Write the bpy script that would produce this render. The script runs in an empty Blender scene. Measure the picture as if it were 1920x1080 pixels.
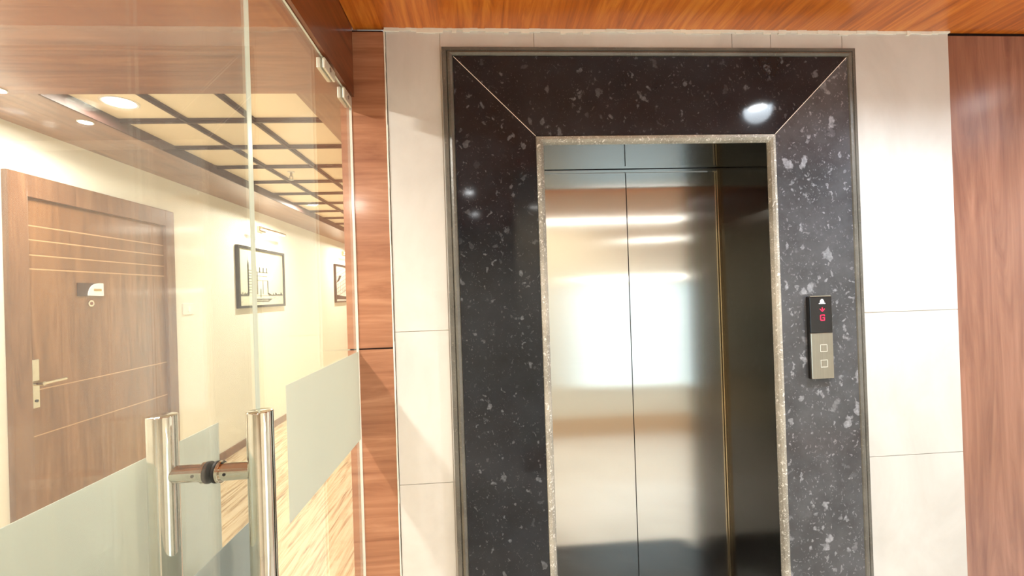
import bpy, bmesh, math, random
from mathutils import Vector, Matrix
random.seed(7)
S = bpy.context.scene
C = S.collection
PI = math.pi

# ------------------------------------------------------------------ camera
cam_d = bpy.data.cameras.new('camera'); cam = bpy.data.objects.new('camera', cam_d); C.objects.link(cam)
cam_d.sensor_width = 36; cam_d.lens = 840.98/1920*36; cam_d.shift_y = 5.385/1920
cam_d.clip_start = 0.02; cam_d.clip_end = 60
YAW, PIT, ROL = 0.0661, 0.0044, 0.0326
fwd = Vector((math.sin(YAW)*math.cos(PIT), math.cos(YAW)*math.cos(PIT), math.sin(PIT)))
rt0 = Vector((math.cos(YAW), -math.sin(YAW), 0)); up0 = rt0.cross(fwd)
rt = rt0*math.cos(ROL) - up0*math.sin(ROL); up = rt0*math.sin(ROL) + up0*math.cos(ROL)
M = Matrix((rt, up, -fwd)).transposed().to_4x4(); M.translation = Vector((0, 0, 1.5))
cam.matrix_world = M
S.camera = cam

# ------------------------------------------------------------------ world, exposure
w = bpy.data.worlds.new('world'); S.world = w; w.use_nodes = True
w.node_tree.nodes['Background'].inputs[0].default_value = (0.9, 0.95, 1, 1)
w.node_tree.nodes['Background'].inputs[1].default_value = 0.3
S.view_settings.view_transform = 'Standard'; S.view_settings.look = 'None'
S.view_settings.gamma = 1; S.view_settings.use_curve_mapping = False
S.view_settings.exposure = 1.65

WARM = (1.0, 0.92, 0.80); NEUT = (1.0, 0.94, 0.86); COOL = (0.80, 0.91, 1.0)

# ------------------------------------------------------------------ helpers
def lin(c):
    r = []
    for v in c:
        v = v/255
        r.append(v/12.92 if v <= 0.04045 else ((v+0.055)/1.055)**2.4)
    return (*r, 1)

def obj(name, bm, m, parent=None, kind=None, smooth=False):
    me = bpy.data.meshes.new(name); bmesh.ops.recalc_face_normals(bm, faces=bm.faces)
    bm.to_mesh(me); bm.free()
    o = bpy.data.objects.new(name, me); C.objects.link(o)
    for mm in (m if isinstance(m, (list, tuple)) else [m]): me.materials.append(mm)
    if parent: o.parent = parent
    if kind: o['kind'] = kind
    if smooth:
        for p in me.polygons: p.use_smooth = True
        try:
            mod = o.modifiers.new('es', 'EDGE_SPLIT'); mod.split_angle = math.radians(35)
        except Exception: pass
    return o

def empty(name, loc=(0, 0, 0)):
    o = bpy.data.objects.new(name, None); C.objects.link(o); o.location = loc; o.empty_display_size = .05
    return o

def tag(o, label, cat, group=None):
    o['label'] = label; o['category'] = cat
    if group: o['group'] = group
    return o

def struct(name, bm, m, parent=None):
    o = obj(name, bm, m, parent)
    if not parent: o['kind'] = 'structure'
    return o

def box(bm, x0, x1, y0, y1, z0, z1, bev=0, mi=0):
    vs = [bm.verts.new((x, y, z)) for x in (x0, x1) for y in (y0, y1) for z in (z0, z1)]
    F = [(0, 1, 3, 2), (4, 6, 7, 5), (0, 4, 5, 1), (2, 3, 7, 6), (0, 2, 6, 4), (1, 5, 7, 3)]
    fs = [bm.faces.new([vs[i] for i in f]) for f in F]
    for f in fs: f.material_index = mi
    if bev:
        es = list({e for f in fs for e in f.edges})
        bmesh.ops.bevel(bm, geom=es, offset=bev, segments=2, affect='EDGES', profile=.6)
    return bm

def B(*a, **k):
    bm = bmesh.new(); box(bm, *a, **k); return bm

def cyl(bm, c, r, h, axis='z', seg=40, bev=0, r2=None):
    """closed cylinder, c = base centre, along +axis"""
    c = Vector(c)
    ax = {'x': Vector((1, 0, 0)), 'y': Vector((0, 1, 0)), 'z': Vector((0, 0, 1))}[axis] if isinstance(axis, str) else axis.normalized()
    u = ax.orthogonal().normalized(); v = ax.cross(u)
    r2 = r if r2 is None else r2
    prof = [(r, 0), (r2, h)]
    if bev: prof = [(r-bev, 0), (r-bev*.3, bev*.3), (r, bev), (r2, h-bev), (r2-bev*.3, h-bev*.3), (r2-bev, h)]
    rings = [[bm.verts.new(c+ax*z+(u*math.cos(2*PI*i/seg)+v*math.sin(2*PI*i/seg))*rr) for i in range(seg)] for rr, z in prof]
    for a, b in zip(rings, rings[1:]):
        for i in range(seg): bm.faces.new((a[i], a[(i+1) % seg], b[(i+1) % seg], b[i]))
    bm.faces.new(rings[0]); bm.faces.new(rings[-1])
    return bm

def prism(bm, pts, d):
    """pts: planar polygon of 3-D points, extruded by vector d"""
    d = Vector(d)
    a = [bm.verts.new(Vector(p)) for p in pts]; b = [bm.verts.new(Vector(p)+d) for p in pts]
    bm.faces.new(a); bm.faces.new(b[::-1]); n = len(a)
    for i in range(n): bm.faces.new((a[i], a[(i+1) % n], b[(i+1) % n], b[i]))
    return bm

# ------------------------------------------------------------------ materials
class NT:
    def __init__(s, name):
        s.m = bpy.data.materials.new(name); s.m.use_nodes = True; s.t = s.m.node_tree
        s.p = s.t.nodes['Principled BSDF']; s.out = s.t.nodes['Material Output']
    def n(s, typ, **k):
        x = s.t.nodes.new(typ)
        for a, v in k.items(): setattr(x, a, v)
        return x
    def l(s, a, b): s.t.links.new(a, b)
    def coord(s, scale=(1, 1, 1), rot=(0, 0, 0)):
        g = s.n('ShaderNodeNewGeometry'); mp = s.n('ShaderNodeMapping')
        mp.inputs['Scale'].default_value = scale; mp.inputs['Rotation'].default_value = rot
        s.l(g.outputs['Position'], mp.inputs['Vector']); return mp.outputs[0]
    def noise(s, vec, scale, detail=4, rough=.55, dist=0):
        x = s.n('ShaderNodeTexNoise'); x.inputs['Scale'].default_value = scale; x.inputs['Detail'].default_value = detail
        x.inputs['Roughness'].default_value = rough; x.inputs['Distortion'].default_value = dist
        s.l(vec, x.inputs['Vector']); return x
    def ramp(s, fac, stops, interp='LINEAR'):
        r = s.n('ShaderNodeValToRGB'); e = r.color_ramp.elements; r.color_ramp.interpolation = interp
        while len(e) < len(stops): e.new(.5)
        for i, (p, c) in enumerate(stops): e[i].position = p; e[i].color = c
        s.l(fac, r.inputs[0]); return r.outputs[0]
    def bump(s, h, strength=.1, dist=.01):
        b = s.n('ShaderNodeBump'); b.inputs['Strength'].default_value = strength; b.inputs['Distance'].default_value = dist
        s.l(h, b.inputs['Height']); s.l(b.outputs[0], s.p.inputs['Normal'])
    def mix(s, fac, a, b, blend='MIX'):
        x = s.n('ShaderNodeMix', data_type='RGBA', blend_type=blend)
        for sock, v in ((x.inputs[0], fac), (x.inputs[6], a), (x.inputs[7], b)):
            if hasattr(v, 'links'): s.l(v, sock)
            else: sock.default_value = v
        return x.outputs[2]
    def math(s, op, a, b=None):
        x = s.n('ShaderNodeMath', operation=op)
        for i, v in enumerate((a, b)):
            if v is None: continue
            if hasattr(v, 'links'): s.l(v, x.inputs[i])
            else: x.inputs[i].default_value = v
        return x.outputs[0]

def plain(name, c, rough=.5, metal=0, var=.04, scale=6, coat=0, spec=.5):
    t = NT(name); c = lin(c); p = t.p
    nz = t.noise(t.coord(), scale, 5)
    a = tuple(max(0, v*(1-var)) for v in c[:3])+(1,); b = tuple(min(1, v*(1+var)) for v in c[:3])+(1,)
    t.l(t.ramp(nz.outputs[0], [(.3, a), (.7, b)]), p.inputs['Base Color'])
    p.inputs['Roughness'].default_value = rough; p.inputs['Metallic'].default_value = metal
    p.inputs['Coat Weight'].default_value = coat; p.inputs['Specular IOR Level'].default_value = spec
    return t.m

def wood(name, dark, mid, light, grain='x', rough=.3, fine=1.0, coat=.25, streak=1.0):
    """laminate: long streaks along the grain axis"""
    t = NT(name)
    st = {'x': (.9, 9, 9), 'y': (9, .9, 9), 'z': (9, 9, .9)}[grain]
    fn = {'x': (3, 70, 70), 'y': (70, 3, 70), 'z': (70, 70, 3)}[grain]
    n1 = t.noise(t.coord(st), 1.6*streak, 5, .6, 1.4)
    n2 = t.noise(t.coord(fn), 1.0*fine, 3, .6, .3)
    n3 = t.noise(t.coord(tuple(v*.3 for v in st)), 1.2, 3, .5, .5)
    f = t.math('ADD', t.math('MULTIPLY', n1.outputs[0], .6), t.math('ADD', t.math('MULTIPLY', n2.outputs[0], .22), t.math('MULTIPLY', n3.outputs[0], .18)))
    col = t.ramp(f, [(.36, lin(dark)), (.5, lin(mid)), (.64, lin(light))])
    t.l(col, t.p.inputs['Base Color'])
    t.p.inputs['Roughness'].default_value = rough; t.p.inputs['Coat Weight'].default_value = coat
    t.p.inputs['Coat Roughness'].default_value = .12
    t.bump(f, .02, .002)
    return t.m

def granite(name, base, chip, rough=.07, amount=.62, sc=34, bumpy=0, chipamt=1.0):
    t = NT(name)
    v0 = t.coord()
    dn = t.noise(v0, 22, 3)
    add = t.n('ShaderNodeVectorMath', operation='MULTIPLY_ADD'); t.l(dn.outputs['Color'], add.inputs[0])
    add.inputs[1].default_value = (.075, .075, .075); t.l(v0, add.inputs[2])
    col = None
    masks = []
    for k, (s_, thr, am) in enumerate(((sc, amount, 1.0), (sc*2.3, amount+.08, .8), (sc*5, amount-.05, .45))):
        mp = t.n('ShaderNodeMapping'); mp.inputs['Rotation'].default_value = (.2, .5+k, .3); mp.inputs['Scale'].default_value = (1.0, 1.0, .72)
        t.l(add.outputs[0], mp.inputs[0])
        vo = t.n('ShaderNodeTexVoronoi'); vo.inputs['Scale'].default_value = s_; t.l(mp.outputs[0], vo.inputs['Vector'])
        sep = t.n('ShaderNodeSeparateColor'); t.l(vo.outputs['Color'], sep.inputs[0])
        gate = t.ramp(sep.outputs[0], [(thr, (0, 0, 0, 1)), (min(.99, thr+.25), (1, 1, 1, 1))])
        size = t.math('MULTIPLY', sep.outputs[1], .32)
        size = t.math('ADD', size, .12)
        d = t.math('SUBTRACT', size, vo.outputs['Distance'])
        dm = t.ramp(t.math('MULTIPLY', d, 8), [(0, (0, 0, 0, 1)), (.8, (1, 1, 1, 1))])
        masks.append(t.math('MULTIPLY', t.math('MULTIPLY', gate, dm), am*chipamt))
    mk = t.math('MAXIMUM', t.math('MAXIMUM', masks[0], masks[1]), masks[2])
    big = t.noise(v0, 5, 5, .65)
    b2 = tuple(v*2.0 for v in lin(base)[:3])+(1,)
    bc = t.ramp(big.outputs[0], [(.35, lin(base)), (.7, b2)])
    fine = t.noise(v0, 90, 3)
    cc = t.ramp(fine.outputs[0], [(.3, tuple(v*.45 for v in lin(chip)[:3])+(1,)), (.7, lin(chip))])
    t.l(t.mix(mk, bc, cc), t.p.inputs['Base Color'])
    t.p.inputs['Roughness'].default_value = rough
    if bumpy: t.bump(fine.outputs[0], bumpy, .004)
    return t.m

def emis(name, c, s):
    t = NT(name); t.p.inputs['Base Color'].default_value = (*c, 1); t.p.inputs['Emission Color'].default_value = (*c, 1)
    t.p.inputs['Emission Strength'].default_value = s; return t.m

def steel(name, c=(200, 197, 190), rough=.2, stripe=None, var=.06):
    t = NT(name); t.p.inputs['Metallic'].default_value = 1
    sc = {'z': (260, 260, 1.2), 'x': (1.2, 260, 260), None: (40, 40, 40)}[stripe]
    nz = t.noise(t.coord(sc), 1.0, 3, .6)
    c = lin(c)
    t.l(t.ramp(nz.outputs[0], [(.3, tuple(v*(1-var) for v in c[:3])+(1,)), (.7, tuple(min(1, v*(1+var)) for v in c[:3])+(1,))]), t.p.inputs['Base Color'])
    t.p.inputs['Roughness'].default_value = rough
    return t

def glass(name, tint=(.978, .986, .980), haze=.0):
    """thin pane: transparent with Fresnel reflection"""
    t = NT(name); t.t.nodes.remove(t.p)
    tr = t.n('ShaderNodeBsdfTransparent'); tr.inputs[0].default_value = (*tint, 1)
    gl = t.n('ShaderNodeBsdfGlossy'); gl.inputs['Roughness'].default_value = 0.0
    fr = t.n('ShaderNodeFresnel'); gm = t.n('ShaderNodeNewGeometry')
    # same reflectance from either side of the pane (the node inverts the index on back faces)
    t.l(t.math('SUBTRACT', 1.5, t.math('MULTIPLY', gm.outputs['Backfacing'], 1.5-1/1.5)), fr.inputs[0])
    gl.inputs['Color'].default_value = (.9, .92, .9, 1)
    mx = t.n('ShaderNodeMixShader'); t.l(fr.outputs[0], mx.inputs[0]); t.l(tr.outputs[0], mx.inputs[1]); t.l(gl.outputs[0], mx.inputs[2])
    last = mx.outputs[0]
    if haze:
        df = t.n('ShaderNodeBsdfDiffuse'); df.inputs[0].default_value = (.8, .8, .78, 1)
        m2 = t.n('ShaderNodeMixShader'); m2.inputs[0].default_value = haze
        t.l(last, m2.inputs[1]); t.l(df.outputs[0], m2.inputs[2]); last = m2.outputs[0]
    t.l(last, t.out.inputs[0])
    return t.m

def frost(name, c, opac=.95):
    t = NT(name); t.t.nodes.remove(t.p)
    nz = t.noise(t.coord(), 3, 3)
    a = lin(c); col = t.ramp(nz.outputs[0], [(.3, tuple(v*.97 for v in a[:3])+(1,)), (.7, a)])
    df = t.n('ShaderNodeBsdfDiffuse'); tl = t.n('ShaderNodeBsdfTranslucent'); t.l(col, df.inputs[0]); t.l(col, tl.inputs[0])
    m1 = t.n('ShaderNodeMixShader'); m1.inputs[0].default_value = .5; t.l(df.outputs[0], m1.inputs[1]); t.l(tl.outputs[0], m1.inputs[2])
    tr = t.n('ShaderNodeBsdfTransparent'); m2 = t.n('ShaderNodeMixShader'); m2.inputs[0].default_value = opac
    t.l(tr.outputs[0], m2.inputs[1]); t.l(m1.outputs[0], m2.inputs[2]); t.l(m2.outputs[0], t.out.inputs[0])
    return t.m

M_lam_x = wood('laminate_horizontal', (140, 90, 64), (166, 114, 84), (188, 138, 106), 'x', .3)
M_lam_y = wood('laminate_ceiling', (166, 84, 24), (204, 110, 32), (228, 142, 54), 'y', .3, streak=1.5)
M_lam_beam_shade = wood('laminate_beam_shaded', (88, 42, 20), (122, 64, 34), (150, 84, 46), 'y', .32)  # same laminate as the pillar, darkened so the beam's shade is in the colour
M_lam_z = wood('laminate_vertical', (126, 78, 60), (150, 100, 78), (172, 120, 98), 'z', .3, coat=1.0, fine=.6)
M_lam_z.node_tree.nodes['Principled BSDF'].inputs['Coat Roughness'].default_value = .26
M_soffit = wood('soffit_laminate', (122, 72, 44), (146, 92, 60), (170, 116, 80), 'x', .32)
M_band = wood('soffit_band_laminate', (128, 88, 62), (150, 108, 78), (168, 126, 94), 'y', .35)
M_dark = wood('dark_trim_wood', (52, 32, 28), (72, 46, 40), (84, 58, 50), 'y', .6, coat=0)
M_groove = plain('groove_dark', (46, 22, 14), .6)
M_door = wood('door_veneer', (104, 68, 42), (128, 88, 56), (148, 106, 72), 'z', .33)
M_dgroove = plain('door_groove', (196, 158, 118), .4)
M_dframe = wood('door_frame_wood', (104, 72, 52), (126, 90, 66), (144, 108, 80), 'z', .35)
M_cream = plain('cream_paint', (238, 236, 222), .55, var=.015, scale=2)
M_panel = plain('ceiling_panel_cream', (252, 238, 210), .6, var=.02)
M_white = plain('white_paint', (235, 233, 228), .6, var=.01)
M_caulk = plain('white_caulk', (240, 236, 224), .7, var=.03, scale=60)
M_grout = plain('grout', (236, 228, 212), .7)
M_black = plain('black_rubber', (18, 17, 17), .6)
M_satin = plain('satin_metal', (226, 222, 204), .35, metal=.3)
M_plastic = plain('white_plastic', (238, 236, 228), .35)
M_gran = granite('black_granite', (22, 25, 30), (98, 102, 108), sc=30)
M_gran.node_tree.nodes['Principled BSDF'].inputs['Specular IOR Level'].default_value = .36
M_gran_glare = granite('black_granite_coarse_glare', (62, 63, 66), (158, 160, 166), sc=19, amount=.36)  # right slab: same stone, coarser, downlight glare painted in as a lighter base
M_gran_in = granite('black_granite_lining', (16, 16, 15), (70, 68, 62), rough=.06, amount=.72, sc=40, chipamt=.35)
M_edge_o = granite('granite_edge', (84, 82, 76), (132, 128, 118), rough=.32, amount=.3, sc=120, bumpy=.3)
M_edge_i = granite('granite_rough_edge', (136, 132, 122), (255, 253, 246), rough=.45, amount=.10, sc=75, bumpy=.5)
M_sill = granite('granite_sill', (30, 30, 33), (90, 90, 96), rough=.12, amount=.6, sc=60)
M_chrome = steel('polished_steel', (214, 210, 198), .06).m
M_steel = steel('brushed_steel', (208, 207, 200), .15, 'x', .012)
M_steel.p.inputs['Anisotropic'].default_value = .97
tg = M_steel.n('ShaderNodeTangent'); tg.direction_type = 'RADIAL'; tg.axis = 'Z'
M_steel.l(tg.outputs[0], M_steel.p.inputs['Tangent']); M_steel = M_steel.m
M_brass = steel('champagne_steel', (206, 186, 150), .22, 'z').m
M_alu = steel('panel_aluminium', (176, 172, 160), .32, 'z').m
M_glass = glass('clear_glass', haze=.035)
M_gedge = plain('glass_edge', (214, 224, 214), .15, var=.02, spec=.8)
M_frost = frost('frosted_film', (220, 224, 215), .97)
M_frost2 = frost('grey_frosted_film', (206, 214, 211), .95)
M_frame = plain('black_frame', (22, 20, 18), .35)
M_ink = plain('ink', (34, 34, 32), .8, var=.25, scale=40)
M_ink2 = plain('pale_ink', (112, 110, 100), .8, var=.2, scale=40)
M_black_gloss = plain('black_gloss', (10, 10, 16), .08, coat=.5)
M_red = emis('red_led', (1.0, .01, .055), .75)
M_whitemark = emis('white_mark', (.9, .9, .95), .9)
M_dl = emis('lamp_disc_cool', (.95, .98, 1.0), 22)
M_dlw = emis('lamp_disc_warm', (1.0, .95, .85), 14)
M_day = emis('daylight', (.72, .9, 1.0), .45)
M_strip = emis('light_strip', (1, .97, .9), 6)
M_batten = emis('batten_diffuser', (1, .98, .94), 7)

# wall tile: pale, faint cloudy marbling
t = NT('pale_wall_tile')
n1 = t.noise(t.coord((1, 1, .6)), 3.2, 6, .6, .8)
t.l(t.ramp(n1.outputs[0], [(.3, lin((205, 202, 196))), (.7, lin((221, 219, 214)))]), t.p.inputs['Base Color'])
t.p.inputs['Roughness'].default_value = .22
M_tile = t.m
# corridor floor: cream wood look tile, veins along the corridor
t = NT('wood_look_floor')
n1 = t.noise(t.coord((14, 1.0, 1)), 1.6, 6, .65, 1.5); n2 = t.noise(t.coord((60, 3, 1)), 1, 3)
f = t.math('ADD', t.math('MULTIPLY', n1.outputs[0], .75), t.math('MULTIPLY', n2.outputs[0], .25))
t.l(t.ramp(f, [(.36, lin((140, 104, 66))), (.45, lin((200, 172, 128))), (.55, lin((226, 206, 168)))]), t.p.inputs['Base Color'])
t.p.inputs['Roughness'].default_value = .25
M_floor = t.m
t = NT('lobby_floor_tile')
n1 = t.noise(t.coord(), 2.5, 6, .6, .6)
t.l(t.ramp(n1.outputs[0], [(.3, lin((214, 210, 200))), (.7, lin((232, 229, 222)))]), t.p.inputs['Base Color'])
t.p.inputs['Roughness'].default_value = .15
M_lfloor = t.m

# ------------------------------------------------------------------ setting
GX = -.478            # glass partition plane
D = 1.736             # lift wall face
HC = 2.526            # lobby ceiling
HS = 2.509            # corridor soffit
X2 = -2.511           # corridor left wall
YB, YE = -3.6, 14.0

struct('floor', B(X2-.1, -.40, YB, YE, -.1, 0), M_floor)
struct('floor', B(-.399, 3.7, YB, 2.4, -.1, 0), M_lfloor)
# lobby ceiling, wood
struct('ceiling', B(-.46, 3.7, YB, D+.01, HC, HC+.1), M_lam_y)
# corridor ceiling: low soffit around a raised cream panel field
X1, XR, YS, HP = -2.062, -.879, 2.2535, 2.573
bm = bmesh.new(); box(bm, X2, -.50, YB, YS, HS, HS+.2)
struct('ceiling', bm, M_soffit)
bm = bmesh.new(); box(bm, X2, X1, YS, YE, HS, HS+.2)
struct('trim_1', bm, M_band)
bm = bmesh.new(); box(bm, XR, -.50, YS, YE, HS, HS+.2)
struct('trim_2', bm, M_band)
bm = bmesh.new(); box(bm, X1+.001, X1+.012, YS, YE, HS-.002, HP)
struct('trim_3', bm, M_dark)
bm = bmesh.new(); box(bm, XR-.02, XR-.001, YS, YE, HP-.03, HP)
struct('trim_4', bm, M_dark)
struct('ceiling', B(X1, XR, YS, YE, HP, HP+.1), M_panel)
# dark ribs of the panel field: stepped battens
bm = bmesh.new()
for x in (-1.687, -1.311):
    box(bm, x-.019, x+.019, YS, YE, HP-.012, HP-.0005)
    box(bm, x-.008, x+.008, YS, YE, HP-.022, HP-.011)
PITCH = .474
k = 1
while YS+PITCH*k < YE:
    y = YS+PITCH*k
    box(bm, X1+.012, XR-.02, y-.019, y+.019, HP-.013, HP-.0006)
    box(bm, X1+.012, XR-.02, y-.008, y+.008, HP-.023, HP-.012)
    k += 1
struct('trim_5', bm, M_dark)

struct('wall_left', B(X2-.1, X2, YB, YE, 0, 2.8), M_cream)
struct('baseboard_left', B(X2, X2+.012, 3.815, YE, 0, .075), M_door)
struct('wall_far', B(X2, -.3, YE, YE+.1, 0, 2.8), M_cream)
struct('wall_near', B(X2-.1, 3.7, YB-.1, YB, 0, 2.8), M_cream)
struct('wall_middle', B(-.514, -.40, 1.96, YE, 0, 2.8), M_cream)
# lift wall: core with an opening, skinned by tiles
bm = bmesh.new()
box(bm, -.338, .232, D+.006, 2.22, 0, HC+.1)
box(bm, 1.196, 1.967, D+.006, 2.22, 0, HC+.1)
box(bm, .232, 1.196, D+.006, 2.22, 2.096, HC+.1)
core = struct('wall_front', bm, M_grout)
bm = bmesh.new(); g = .0012
def tile_row(x0, x1, z0, z1): box(bm, x0+g, x1-g, D, D+.006, z0+g, z1-g)
for x0, x1 in ((-.338, -.132), (-.132, .232)):
    for z0, z1 in ((0, .199), (.199, .782), (.782, 1.365), (1.365, HC)): tile_row(x0, x1, z0, z1)
for x0, x1 in ((1.196, 1.50), (1.50, 1.967)):
    for z0, z1 in ((0, .199), (.199, .782), (.782, 1.372), (1.372, HC)): tile_row(x0, x1, z0, z1)
for x0, x1 in ((.232, 1.034), (1.034, 1.196)): tile_row(x0, x1, 2.096, HC)
obj('wall_tiles', bm, M_tile, core)
# right of the tiles: vertical wood panelling, set back a little
bm = bmesh.new(); box(bm, 1.969, 3.7, D+.008, 2.2, 0, HC-.012)
struct('wall_front', bm, M_lam_z)
struct('trim_6', B(1.969, 3.7, D+.03, 2.2, HC-.012, HC+.1), M_groove)
struct('wall_right', B(3.7, 3.8, YB, 2.2, 0, 2.7), M_cream)
# wood pillar with shadow grooves
PZ = [(0, .42), (.424, 1.302), (1.308, HC-.015)]
bm = bmesh.new()
for z0, z1 in PZ: box(bm, -.514, -.345, D-.002, 1.958, z0, z1)
pil = struct('trim_7', bm, M_lam_x)
bm = bmesh.new(); box(bm, -.508, -.349, D+.006, 1.95, .01, HC-.005)
obj('groove_backing', bm, M_groove, pil)
# white silicone bead pillar / tile
bm = bmesh.new(); z = 0.0
while z < HC-.03:
    h = random.uniform(.03, .09); wd = random.uniform(.0035, .0055)
    box(bm, -.3445, -.3445+wd, D-.006, D+.02, z, min(z+h+.001, HC-.001)); z += h
struct('trim_8', bm, M_caulk)
# rough caulk at the top of the tiles
bm = bmesh.new(); x = -.342
while x < 1.968:
    wd = random.uniform(.012, .05); hh = random.choice([.009, .011, .013, .010, .017]) + random.uniform(-.002, .003)
    x1 = min(x+wd, 1.969)
    box(bm, x, x1+.001, D-random.uniform(.004, .008), D+.004, HC-hh, HC-.0005); x += wd
struct('trim_9', bm, M_caulk)
# beam above the glass partition
struct('trim_10', B(-.515, -.462, YB, D-.004, 2.262, 2.62), M_lam_beam_shade)

# lobby back wall (seen only in reflections), with a daylight window
BY = -.34
WX0, WX1, WZ0, WZ1 = .95, 2.15, .50, 1.56
bm = bmesh.new()
box(bm, .30, WX0, BY-.1, BY, 0, HC); box(bm, WX1, 3.7, BY-.1, BY, 0, HC)
box(bm, WX0, WX1, BY-.1, BY, 0, WZ0); box(bm, WX0, WX1, BY-.1, BY, WZ1, HC)
struct('wall_back', bm, M_cream)
struct('baseboard_back', B(.30, 3.7, BY, BY+.012, 0, .20), plain('pale_tan', (214, 184, 150), .5))
win = obj('window_1', B(WX0, WX1, BY-.09, BY-.07, WZ0, WZ1), M_day); win['kind'] = 'structure'
bm = bmesh.new(); box(bm, WX0-.03, WX1+.03, BY, BY+.02, WZ1, WZ1+.03); box(bm, WX0-.03, WX1+.03, BY, BY+.02, WZ0-.03, WZ0)
box(bm, WX0-.03, WX0, BY, BY+.02, WZ0, WZ1); box(bm, WX1, WX1+.03, BY, BY+.02, WZ0, WZ1)
obj('window_frame', bm, M_plastic, win)

def batten(x0, x1, z, label):
    f = empty('wall_light', ((x0+x1)/2, BY, z)); tag(f, label, 'wall light', 'linear lights on the lobby back wall'); L_ = Vector(f.location)
    for nm, bb, m in (('light_housing', B(x0, x1, BY+.0005, BY+.03, z-.012, z+.012, .002), M_plastic), ('light_diffuser', B(x0+.02, x1-.02, BY+.0295, BY+.036, z-.004, z+.004), M_batten)):
        o = obj(nm, bb, m); o.parent = f; o.matrix_parent_inverse = Matrix.Translation(L_).inverted()
batten(1.02, 2.2, 1.612, 'linear wall light over the window, mirrored as lower streak in lift doors')
batten(.40, 2.6, 2.21, 'linear wall light high up, mirrored as the top streak across lift doors')
batten(1.5, 2.05, 2.00, 'short linear wall light, mirrored as middle streak in right door leaf')

# ------------------------------------------------------------------ hotel room door in the corridor wall
FY0, FY1, FZ = 2.530, 3.812, 2.243
SY0, SY1, SZ = 2.636, 3.715, 2.118
door = empty('door_1', (X2, (FY0+FY1)/2, 0)); door['kind'] = 'structure'
def child(name, bm, m, par):
    """mesh written in world coordinates, parented without moving"""
    o = obj(name, bm, m)
    o.parent = par
    pm = Matrix.Translation(par_loc(par)); o.matrix_parent_inverse = pm.inverted()
    return o
def par_loc(p):
    v = Vector(p.location)
    while p.parent: p = p.parent; v = v+Vector(p.location) if p.type == 'EMPTY' else v
    return v
def kid(name, bm, m, par, root_loc):
    o = obj(name, bm, m); o.parent = par
    o.matrix_parent_inverse = Matrix.Translation(Vector(root_loc)).inverted() if par.type == 'EMPTY' else Matrix.Identity(4)
    return o
DL = door.location.copy()
bm = bmesh.new()
box(bm, X2, X2+.032, FY0, SY0, 0, FZ, .004); box(bm, X2, X2+.032, SY1, FY1, 0, FZ, .004); box(bm, X2, X2+.032, SY0-.002, SY1+.002, SZ, FZ, .004)
kid('door_frame', bm, M_dframe, door, DL)
bm = bmesh.new()
zs = [0.01, .786, .793, 1.040, 1.047, 1.717, 1.725, 1.795, 1.803, 1.880, 1.888, 1.959, 1.967, SZ]
for a, b in zip(zs[::2], zs[1::2]): box(bm, X2+.001, X2+.010, SY0, SY1, a, b)
slab = kid('door_slab', bm, M_door, door, DL)
bm = bmesh.new(); box(bm, X2+.0005, X2+.0088, SY0+.001, SY1-.001, .02, SZ-.002)
kid('door_groove_inlay', bm, M_dgroove, door, DL)
# lever handle
bm = bmesh.new(); box(bm, X2+.010, X2+.018, 2.650, 2.690, .945, 1.215, .003)
hd = kid('door_handle', bm, M_chrome, door, DL)
bm = bmesh.new(); cyl(bm, (X2+.017, 2.67, 1.08), .011, .045, 'x', 20); cyl(bm, (X2+.056, 2.662, 1.08), .010, .145, Vector((0, 1, .03)), 20, .004)
kid('lever', bm, M_chrome, hd, DL)
bm = bmesh.new(); cyl(bm, (X2+.018, 2.67, .985), .008, .004, 'x', 16)
kid('keyhole', bm, M_black, hd, DL)
# door sign: dark plate and cream quarter-round indicator with a slot
sg = kid('door_sign', B(X2+.010, X2+.016, 2.945, 3.125, 1.568, 1.650), plain('dark_plate', (60, 30, 20), .4), door, DL)
pts = [(X2+.0162, 3.125, 1.568), (X2+.0162, 3.125, 1.650), (X2+.0162, 3.085, 1.650)]
for i in range(9):
    a = PI/2+i*PI/2/8; pts.append((X2+.0162, 3.085+.072*math.cos(a), 1.570+.078*math.sin(a)))
bm = bmesh.new(); prism(bm, pts, (.008, 0, 0)); kid('sign_tab', bm, M_plastic, sg, DL)
kid('sign_slot', B(X2+.0245, X2+.0255, 3.05, 3.108, 1.598, 1.614), plain('slot_tan', (176, 150, 96), .5), sg, DL)
bm = bmesh.new(); cyl(bm, (X2+.010, 3.04, 1.52), .022, .007, 'x', 28, .002); ph = kid('peephole', bm, M_chrome, door, DL)
bm = bmesh.new(); cyl(bm, (X2+.0165, 3.04, 1.52), .010, .002, 'x', 20); kid('peephole_lens', bm, plain('lens', (120, 70, 60), .1), ph, DL)

# ------------------------------------------------------------------ light switch
sw = empty('light_switch', (X2, 4.0, 1.41)); tag(sw, 'white square light switch plate on cream corridor wall beside the room door', 'light switch')
L = sw.location.copy()
kid('switch_plate', B(X2, X2+.009, 3.935, 4.075, 1.405, 1.498, .003), M_plastic, sw, L)
kid('rocker', B(X2+.0085, X2+.014, 3.992, 4.018, 1.428, 1.475, .0015), plain('rocker_white', (250, 250, 246), .3), sw, L)

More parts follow.
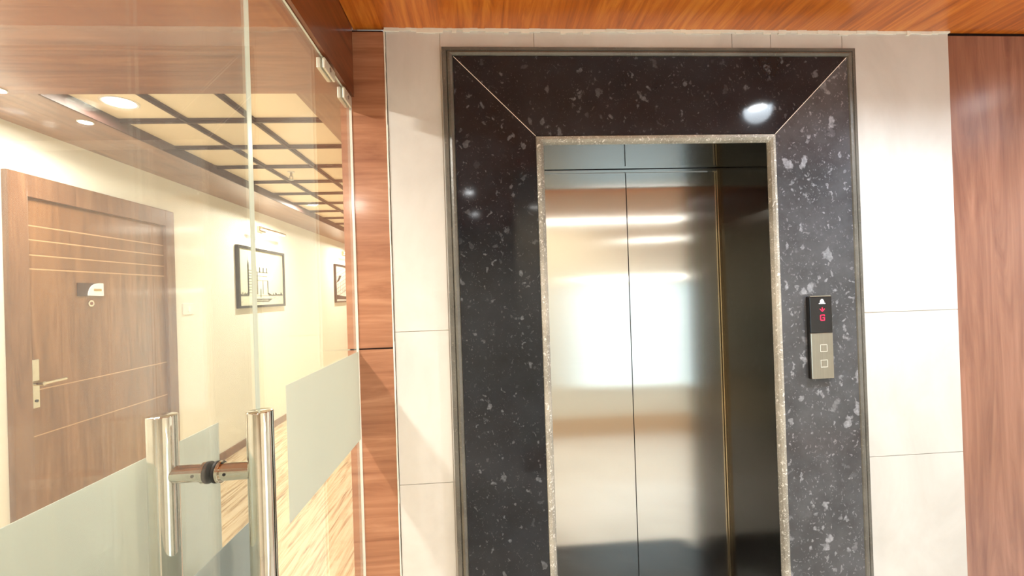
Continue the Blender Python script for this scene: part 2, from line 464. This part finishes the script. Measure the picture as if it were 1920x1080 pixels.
# ------------------------------------------------------------------ framed drawings and their picture lights
def drawing(bm, bm2, y0, z0, W, H, kind, x):
    """generic city sketch in low relief (ink shapes on the paper); u along the wall, v up"""
    def q(b, pts): prism(b, [(x, y0+u*W, z0+v*H) for u, v in pts], (.0006, 0, 0))
    def r(b, u0, u1, v0, v1): q(b, [(u0, v0), (u1, v0), (u1, v1), (u0, v1)])
    if kind == 0:
        r(bm, .17, .20, .18, .70); r(bm, .26, .29, .18, .66); q(bm, [(.165, .70), (.205, .70), (.185, .82)]); q(bm, [(.255, .66), (.295, .66), (.275, .76)])
        for i in range(9): r(bm, .20, .26, .22+i*.05, .232+i*.05)
        r(bm2, .29, .62, .60, .615); r(bm2, .29, .60, .53, .54); r(bm2, .30, .62, .45, .458)
        for u in (.34, .42, .50, .58): r(bm, u, u+.02, .60, .70)
        r(bm, .60, .62, .20, .46); r(bm2, .36, .385, .2, .6); r(bm2, .49, .505, .2, .45)
        r(bm, .44, .455, .14, .30)
        r(bm2, .02, .98, .165, .172)
        for i in range(14): r(bm, .02+i*.012, .028+i*.012, .17, .17+.02+.05*random.random())
        for i in range(26):
            u = .62+i*.014; r(bm, u, u+.012, .175, .185+.05*random.random())
        q(bm2, [(.30, .06), (.62, .05), (.72, .11), (.66, .115), (.60, .08), (.33, .09)])
        q(bm, [(.30, .10), (.70, .095), (.66, .11), (.34, .115)])
        for i in range(20):
            u = random.uniform(.03, .9); v = random.uniform(.02, .15); r(bm2, u, u+random.uniform(.02, .08), v, v+.004)
    else:
        for i in range(7):
            v = .1+i*.11
            q(bm2, [(.02, v), (.9, v+.35), (.9, v+.36), (.02, v+.012)])
        for i in range(9):
            u = .05+i*.1; r(bm, u, u+.008, .12+i*.03, .42+i*.05)
        q(bm, [(.02, .05), (.9, .03), (.9, .09), (.02, .18)])
        q(bm, [(.04, .5), (.2, .72), (.34, .74), (.2, .58)])

M_paper = [plain('drawing_paper', (212, 212, 186), .5, var=.04, scale=3), plain('drawing_paper_grey', (206, 206, 196), .5, var=.03)]
def picture(y0, y1, z0, z1, kind, label):
    f = empty('framed_picture', (X2, (y0+y1)/2, z0)); tag(f, label, 'picture', 'framed drawings on the corridor wall'); L = f.location.copy()
    fw = .026; bm = bmesh.new()
    box(bm, X2+.0005, X2+.035, y0, y0+fw, z0, z1); box(bm, X2+.0005, X2+.035, y1-fw, y1, z0, z1)
    box(bm, X2+.0005, X2+.035, y0+fw, y1-fw, z0, z0+fw); box(bm, X2+.0005, X2+.035, y0+fw, y1-fw, z1-fw, z1)
    kid('frame', bm, M_frame, f, L)
    b = bmesh.new(); box(b, X2+.001, X2+.018, y0+fw, y1-fw, z0+fw, z1-fw)
    n0 = len(b.faces); b1, b2 = bmesh.new(), bmesh.new()
    drawing(b1, b2, y0+fw, z0+fw, y1-y0-2*fw, z1-z0-2*fw, kind, X2+.0181)
    for mi, src in ((1, b1), (2, b2)):
        me = bpy.data.meshes.new('ink'); src.to_mesh(me); src.free()
        b.faces.ensure_lookup_table(); n0 = len(b.faces); b.from_mesh(me); b.faces.ensure_lookup_table()
        for f_ in b.faces[n0:]: f_.material_index = mi
    kid('artwork', b, [M_paper[kind], M_ink, M_ink2], f, L)
picture(4.76, 5.83, 1.43, 2.088, 0, 'black framed ink drawing of a towered building, nearer one on the corridor wall')
picture(7.81, 8.88, 1.43, 2.095, 1, 'farther black framed grey drawing, half cut off by the wood pillar')

def picture_light(yc, label):
    f = empty('picture_light', (X2, yc, 2.30)); tag(f, label, 'picture light', 'picture lights above the framed drawings'); L = f.location.copy()
    kid('wall_plate', B(X2, X2+.03, yc-.075, yc+.075, 2.285, 2.345, .004), M_brass, f, L)
    bm = bmesh.new(); cyl(bm, (X2+.028, yc, 2.315), .008, .12, Vector((1, 0, -.2)), 16); kid('arm', bm, M_brass, f, L)
    bm = bmesh.new(); cyl(bm, (X2+.150, yc-.30, 2.290), .013, .60, 'y', 20, .003); kid('lamp_bar', bm, M_brass, f, L)
    kid('diffuser', B(X2+.140, X2+.158, yc-.28, yc+.28, 2.272, 2.279), M_strip, f, L)
    ld = bpy.data.lights.new('picture_lamp', 'AREA'); ld.shape = 'RECTANGLE'; ld.size = .56; ld.size_y = .02; ld.energy = .5; ld.color = WARM
    lo = bpy.data.objects.new('picture_lamp', ld); C.objects.link(lo); lo.parent = f; lo.location = (.150, 0, -.035); lo.rotation_euler = (0, math.radians(-20), PI/2)
    lo.rotation_euler = (0, 0, PI/2)
picture_light(5.30, 'brass picture light on the wall above the nearer towered-building drawing')
picture_light(8.35, 'brass picture light above the farther drawing beside the pillar')

# ------------------------------------------------------------------ ceiling lights
def downlight(x, y, z, r, label, group, energy, color, disc, spot=150, blend=.6, area=False):
    f = empty('downlight', (x, y, z)); tag(f, label, 'ceiling light', group)
    bm = bmesh.new(); seg = 40
    prof = [(r*1.22, 0), (r*1.22, -.003), (r*1.12, -.006), (r*1.0, -.004), (r*.97, -.0005)]
    rings = [[bm.verts.new((rr*math.cos(2*PI*i/seg), rr*math.sin(2*PI*i/seg), zz)) for i in range(seg)] for rr, zz in prof]
    for a, b in zip(rings, rings[1:]):
        for i in range(seg): bm.faces.new((a[i], a[(i+1) % seg], b[(i+1) % seg], b[i]))
    obj('trim_ring', bm, M_plastic, f)
    bm = bmesh.new(); cyl(bm, (0, 0, -.0035), r*.96, .003, 'z', 40); obj('lamp_disc', bm, disc, f)
    ld = bpy.data.lights.new('downlight_lamp', 'AREA' if area else 'SPOT'); ld.energy = energy; ld.color = color
    if area: ld.shape = 'DISK'; ld.size = r*1.8
    else: ld.spot_size = math.radians(spot); ld.spot_blend = blend; ld.shadow_soft_size = r*1.6
    lo = bpy.data.objects.new('downlight_lamp', ld); C.objects.link(lo); lo.parent = f; lo.location = (0, 0, -.02)
    return f
GL = 'downlights in the lobby wood ceiling'
downlight(1.617, .948, HC, .045, 'cool white downlight in orange wood ceiling, mirrored bright on the granite header', GL, 35, COOL, M_dl)
downlight(2.95, 1.02, HC, .045, 'cool white downlight in wood ceiling near the right wood panel', GL, 36, COOL, M_dl)
downlight(.64, .30, HC, .045, 'added warm fill downlight in wood ceiling in front of the left tiles', GL, 32, (1.0, .84, .64), M_dlw)  # added lamp warming left tiles and ceiling, placed clear of the granite's reflections
downlight(-.10, -1.10, HC, .045, 'downlight in wood ceiling behind, mirrored as upper dot on left granite', GL, 22, NEUT, M_dl)
downlight(-.06, -2.35, HC, .045, 'downlight in wood ceiling far behind, mirrored as lower dot on left granite', GL, 22, NEUT, M_dl)
GG = 'downlights in the corridor panel ceiling'
labs = ['bright round downlight in the first cream ceiling panel of the corridor', 'glowing downlight farther along the cream panel ceiling', 'distant corridor downlight hidden past the pillar', 'most distant corridor downlight']
for i, y in enumerate((2.49, 5.16, 8.0, 11.0)):
    downlight(-1.875, y, HP, .07, labs[i], GG, 17 if i else 7, WARM, M_dlw, area=True)
GS = 'small downlights in the corridor wood soffit'
downlight(-2.13, 2.59, HS, .03, 'small white downlight in the brown soffit strip above the room door', GS, 2.5, NEUT, M_dlw, area=True)
downlight(-2.19, 2.20, HS, .03, 'small downlight in wood soffit at the left edge of the photo', GS, 2.5, NEUT, M_dlw, area=True)
downlight(-1.3, .9, HS, .06, 'downlight in the near wood soffit above the glass door', 'downlights in the near corridor soffit', 18, NEUT, M_dlw, area=True)
downlight(-1.3, -1.4, HS, .06, 'downlight in the wood soffit behind the camera', 'downlights in the near corridor soffit', 18, NEUT, M_dlw, area=True)

# sprinkler
sp = empty('fire_sprinkler', (-1.563, 3.86, HP)); tag(sp, 'small metal fire sprinkler hanging from the corridor panel ceiling', 'sprinkler')
bm = bmesh.new(); cyl(bm, (0, 0, -.006), .03, .006, 'z', 24); obj('escutcheon', bm, M_plastic, sp)
bm = bmesh.new(); cyl(bm, (0, 0, -.04), .009, .035, 'z', 16); box(bm, -.014, -.010, -.004, .004, -.066, -.036); box(bm, .010, .014, -.004, .004, -.066, -.036); obj('sprinkler_body', bm, M_alu, sp)
bm = bmesh.new(); cyl(bm, (0, 0, -.070), .022, .003, 'z', 20); obj('deflector', bm, M_alu, sp)

# ------------------------------------------------------------------ lift: steel doors in the recess
DY = 2.110
lift = empty('elevator', (.704, DY, 0)); tag(lift, 'closed two-leaf brushed steel lift door deep in the black granite recess', 'elevator door')
L = lift.location.copy()
SX = .704
kid('door_leaf', B(SX-.444, SX-.0022, DY, DY+.03, .012, 2.056), M_steel, lift, L)
kid('door_leaf', B(SX+.0022, SX+.444, DY, DY+.03, .012, 2.056), M_steel, lift, L)
bm = bmesh.new(); box(bm, SX-.003, SX+.003, DY+.004, DY+.03, .012, 2.056); kid('centre_seal', bm, M_black, lift, L)
bm = bmesh.new()
box(bm, 1.1515, 1.170, DY-.014, DY+.03, 0, 2.070); box(bm, .238, .2565, DY-.014, DY+.03, 0, 2.070)
kid('door_jamb', bm, M_brass, lift, L)
bm = bmesh.new(); box(bm, .2575, 1.1505, DY-.012, DY+.03, 2.059, 2.070); kid('door_header', bm, M_steel, lift, L)
bm = bmesh.new(); box(bm, .257, 1.151, DY-.03, DY+.03, .0, .010); kid('door_track', bm, M_alu, lift, L)

# granite surround and recess lining
sur = empty('granite_surround', (.7, D, 0)); tag(sur, 'wide black speckled granite surround framing the lift opening on the pale tile wall', 'door surround')
L = sur.location.copy()
FYf = 1.714
OX0, OX1, OZ = -.126, 1.539, 2.447      # outer
AX0, AX1, AZ = -.083, 1.500, 2.409      # flat face outer
BX0, BX1, BZ = .224, 1.188, 2.101       # flat face inner
IX0, IX1, IZ = .256, 1.163, 2.072       # opening
def pr(pts): return [(x, FYf, z) for x, z in pts]
dd = (0, D-FYf-.0005, 0)
gp = .0016
bm = bmesh.new(); prism(bm, pr([(AX0, 0), (BX0, 0), (BX0, BZ-gp), (AX0, AZ-gp)]), dd); kid('granite_slab', bm, M_gran, sur, L)
bm = bmesh.new(); prism(bm, pr([(BX1, 0), (AX1, 0), (AX1, AZ-gp), (BX1, BZ-gp)]), dd); kid('granite_slab', bm, M_gran_glare, sur, L)
bm = bmesh.new(); prism(bm, pr([(AX0, AZ), (BX0, BZ), (BX1, BZ), (AX1, AZ)]), dd); kid('granite_slab', bm, M_gran, sur, L)
def strip_line(p, q_, wd):
    p = Vector((p[0], FYf-.0004, p[1])); q_ = Vector((q_[0], FYf-.0004, q_[1])); d = (q_-p).normalized(); nn = Vector((-d.z, 0, d.x))*wd
    b = bmesh.new(); prism(b, [p-nn, q_-nn, q_+nn, p+nn], (0, .01, 0)); return b
kid('mitre_joint', strip_line((AX0+.002, AZ-.002), (BX0, BZ), .0011), M_caulk, sur, L)
kid('mitre_joint', strip_line((BX1, BZ), (AX1-.002, AZ-.002), .0013), M_caulk, sur, L)

def sweep(path_of, prof):
    """path_of(t) gives ((x0,z top),(x1)) inset t; prof = list of (t, y); U-shaped sweep left-up, over, right-down"""
    bm = bmesh.new(); cols = []
    for t_, y_ in prof:
        x0, x1, zt = path_of(t_)
        cols.append([bm.verts.new(p) for p in ((x0, y_, 0), (x0, y_, zt), (x1, y_, zt), (x1, y_, 0))])
    n = len(cols)
    for i in range(n):
        a, b = cols[i], cols[(i+1) % n]
        for j in range(3): bm.faces.new((a[j], a[j+1], b[j+1], b[j]))
    bm.faces.new([c[0] for c in cols]); bm.faces.new([c[3] for c in cols][::-1])
    return bm
# outer edge band: from wall out to a rolled lip
po = lambda t_: (OX0+t_, OX1-t_*.9, OZ-t_*.86)
prof = [(0, D-.0005), (0, FYf+.004), (.004, FYf-.001), (.016, FYf-.001), (.019, FYf+.004), (.022, FYf-.002), (.030, FYf-.006), (.038, FYf-.003), (.0415, FYf+.002), (.0415, D-.0005)]
kid('outer_edge', sweep(po, prof), M_edge_o, sur, L)
pi_ = lambda t_: (BX0+t_*1.0, BX1-t_*.80, BZ-t_*.92)
prof = [(.0008, D-.0005), (.0008, FYf+.001), (.004, FYf-.004), (.016, FYf-.005), (.026, FYf+.002), (.0315, FYf+.014), (.0315, D-.0005)]
kid('inner_edge', sweep(pi_, prof), M_edge_i, sur, L)
# lining of the recess
struct('trim_13', B(IX1+.002, IX1+.030, D, 2.215, 0, 2.094), M_gran_in)
struct('trim_14', B(IX0-.022, IX0-.002, D, 2.215, 0, 2.094), M_gran_in)
struct('trim_15', B(IX0-.002, IX1+.002, D, 2.215, IZ+.001, 2.094), M_gran_in)
struct('trim_11', B(IX0-.001, IX1+.001, 1.60, DY-.031, .0, .004), M_sill)

# ------------------------------------------------------------------ call panel
cp = empty('call_panel', (1.337, FYf, 1.12)); tag(cp, 'slim lift call panel showing red G, on granite right of the lift', 'call panel')
L = cp.location.copy()
PX0, PX1, PZ0, PZ1, PZM = 1.290, 1.382, 1.120, 1.445, 1.302
PY = FYf-.021
kid('housing', B(PX0-.001, PX1+.001, PY+.005, FYf-.0005, PZ0-.001, PZ1+.001, .003), M_black, cp, L)
kid('top_edge', B(PX0+.003, PX1-.003, PY+.001, PY+.012, PZ1, PZ1+.004), M_alu, cp, L)
disp = kid('display', B(PX0, PX1, PY, PY+.012, PZM+.0005, PZ1, .002), M_black_gloss, cp, L)
fp = kid('face_plate', B(PX0, PX1, PY, PY+.012, PZ0, PZM-.0005, .003), M_alu, cp, L)
def rects(lst, y, th=.0006):
    b = bmesh.new()
    for x0, x1, z0, z1 in lst: box(b, x0, x1, y-th, y, z0, z1)
    return b
cx = 1.341
kid('emblem', (lambda b: (prism(b, [(cx+.0085*math.cos(a*PI/10), PY-.0006, 1.4215+.0135*math.sin(a*PI/10)) for a in range(11)], (0, .0006, 0)),
     box(b, cx-.013, cx+.013, PY-.0006, PY, 1.4165, 1.4195))[0])(bmesh.new()), M_whitemark, disp, L)
az = 1.3935
b = bmesh.new()
for pts in ([(0, -.0085), (.0095, .0010), (.0095, .0040), (.0, -.0050)], [(0, -.0085), (0, -.0050), (-.0095, .0040), (-.0095, .0010)], [(-.0015, -.006), (.0015, -.006), (.0015, .0085), (-.0015, .0085)]):
    prism(b, [(cx+x, PY-.0006, az+z_) for x, z_ in pts], (0, .0006, 0))
kid('down_arrow', b, M_red, disp, L)
gx0, gx1, g0, g1, s_ = cx-.0095, cx+.0095, 1.3500, 1.3735, .0028
kid('floor_letter', rects([(gx0, gx0+s_, g0+.002, g1-.002), (gx0+.002, gx1-.001, g1-s_, g1), (gx0+.002, gx1-.001, g0, g0+s_), (gx1-s_, gx1, g0+.002, g0+.012), (cx, gx1, g0+.0098, g0+.0130), (gx1-s_, gx1, g1-.006, g1-.001)], PY), M_red, disp, L)
for zc in (1.2410, 1.1800):
    bt = kid('call_button', B(cx-.015, cx+.015, PY-.0008, PY+.002, zc-.015, zc+.015, .0004), M_alu, fp, L)
    s2 = .0014; a = .0145
    kid('button_outline', rects([(cx-a, cx+a, zc+a-s2, zc+a), (cx-a, cx+a, zc-a, zc-a+s2), (cx-a, cx-a+s2, zc-a, zc+a), (cx+a-s2, cx+a, zc-a, zc+a)], PY-.0008, .0004), M_whitemark if False else plain('button_line', (236, 236, 226), .4), fp, L)

# ------------------------------------------------------------------ glass partition
TH = .006
GTOP = 2.2595
XA = -.385            # plane of the open door leaf with the handles
def pane(x, y0, y1, par, L, top=GTOP, th=TH):
    b = bmesh.new()
    box(b, x-th/2, x+th/2, y0, y1, .012, top)
    for f in b.faces:
        n = f.calc_center_median()
        f.material_index = 0 if abs(n.x-x) > th*.45 else 1
    return kid('glass_pane', b, [M_glass, M_gedge], par, L)
gd = empty('glass_door', (XA, .3, 0)); tag(gd, 'open frameless glass door leaf carrying the long tubular steel pull handles', 'glass door')
L = gd.location.copy()
pane(XA, -.12, .788, gd, L, 2.24)
kid('frosted_film', B(XA-TH/2-.0010, XA-TH/2-.0002, -.12, .787, .013, 1.143), M_frost2, gd, L)
HY = .658
def handle(x, r, side):
    b = bmesh.new(); cyl(b, (x, HY, .55), r, 1.345-.55, 'z', 56, .0012)
    h = kid('pull_handle', b, M_chrome, gd, L)
    for p in h.data.polygons: p.use_smooth = True
    h.modifiers.new('es', 'EDGE_SPLIT').split_angle = math.radians(35)
    for zc in (1.262, .63):
        b = bmesh.new()
        x0, x1 = (x+r*.6, XA-TH/2-.004) if side < 0 else (XA+TH/2+.004, x-r*.6)
        cyl(b, (x0, HY, zc), .0122, x1-x0, 'x', 40, .0008)
        kid('standoff', b, M_chrome, h, L)
        b = bmesh.new()
        if side < 0: cyl(b, (XA-TH/2-.0045, HY, zc), .0152, .004, 'x', 40, .0008)
        else: cyl(b, (XA+TH/2+.0004, HY, zc), .0152, .004, 'x', 40, .0008)
        kid('gasket', b, M_black, h, L)
        b = bmesh.new()
        xs = XA-TH/2-.010 if side < 0 else XA+TH/2+.005
        cyl(b, (xs, HY, zc), .0150, .005, 'x', 40, .0008); kid('collar', b, M_chrome, h, L)
        b = bmesh.new(); cyl(b, ((x0+x1)/2+(.010 if side < 0 else -.010), HY-.0127, zc), .0022, .002, 'y', 14); kid('grub_screw', b, M_black, h, L)
    return h
handle(-.4515, .0185, -1); handle(-.3195, .0175, 1)

gn = empty('glass_panel', (GX, .4, 0)); tag(gn, 'fixed glass panel with a frosted band, standing behind the steel handles', 'glass panel', 'fixed glass panels of the partition')
L = gn.location.copy()
pane(GX, -.6, .973, gn, L)
kid('frosted_band', B(GX-TH/2-.0010, GX-TH/2-.0002, -.5, .842, .955, 1.284), M_frost, gn, L)
gp_ = empty('glass_panel', (GX, 1.35, 0)); tag(gp_, 'fixed glass panel with a frosted band, clamped against the wood pillar', 'glass panel', 'fixed glass panels of the partition')
L = gp_.location.copy()
pane(GX, .981, D-.007, gp_, L)
kid('frosted_band', B(GX+TH/2+.0002, GX+TH/2+.0010, 1.103, D-.008, .968, 1.297), M_frost, gp_, L)
def clip(name, y0, y1, z0, z1):
    b = bmesh.new(); box(b, GX-TH/2-.012, GX-TH/2-.0005, y0, y1, z0, z1, .002); box(b, GX+TH/2+.0005, GX+TH/2+.008, y0, y1, z0, z1, .002)
    h = kid(name, b, M_satin, gp_, L)
    b = bmesh.new(); cyl(b, (GX+TH/2+.0082, (y0+y1)/2, (z0+z1)/2), .007, .0015, 'x', 18); kid('fixing_screw', b, M_alu, h, L)
clip('glass_clamp', 1.43, 1.53, 2.222, 2.255)
clip('pivot_hinge', 1.63, 1.72, 2.215, 2.255)
# silicone joint glass / pillar
struct('trim_12', B(GX+.0035, GX+.0058, D-.0065, D-.002, .0, 2.26), M_caulk)
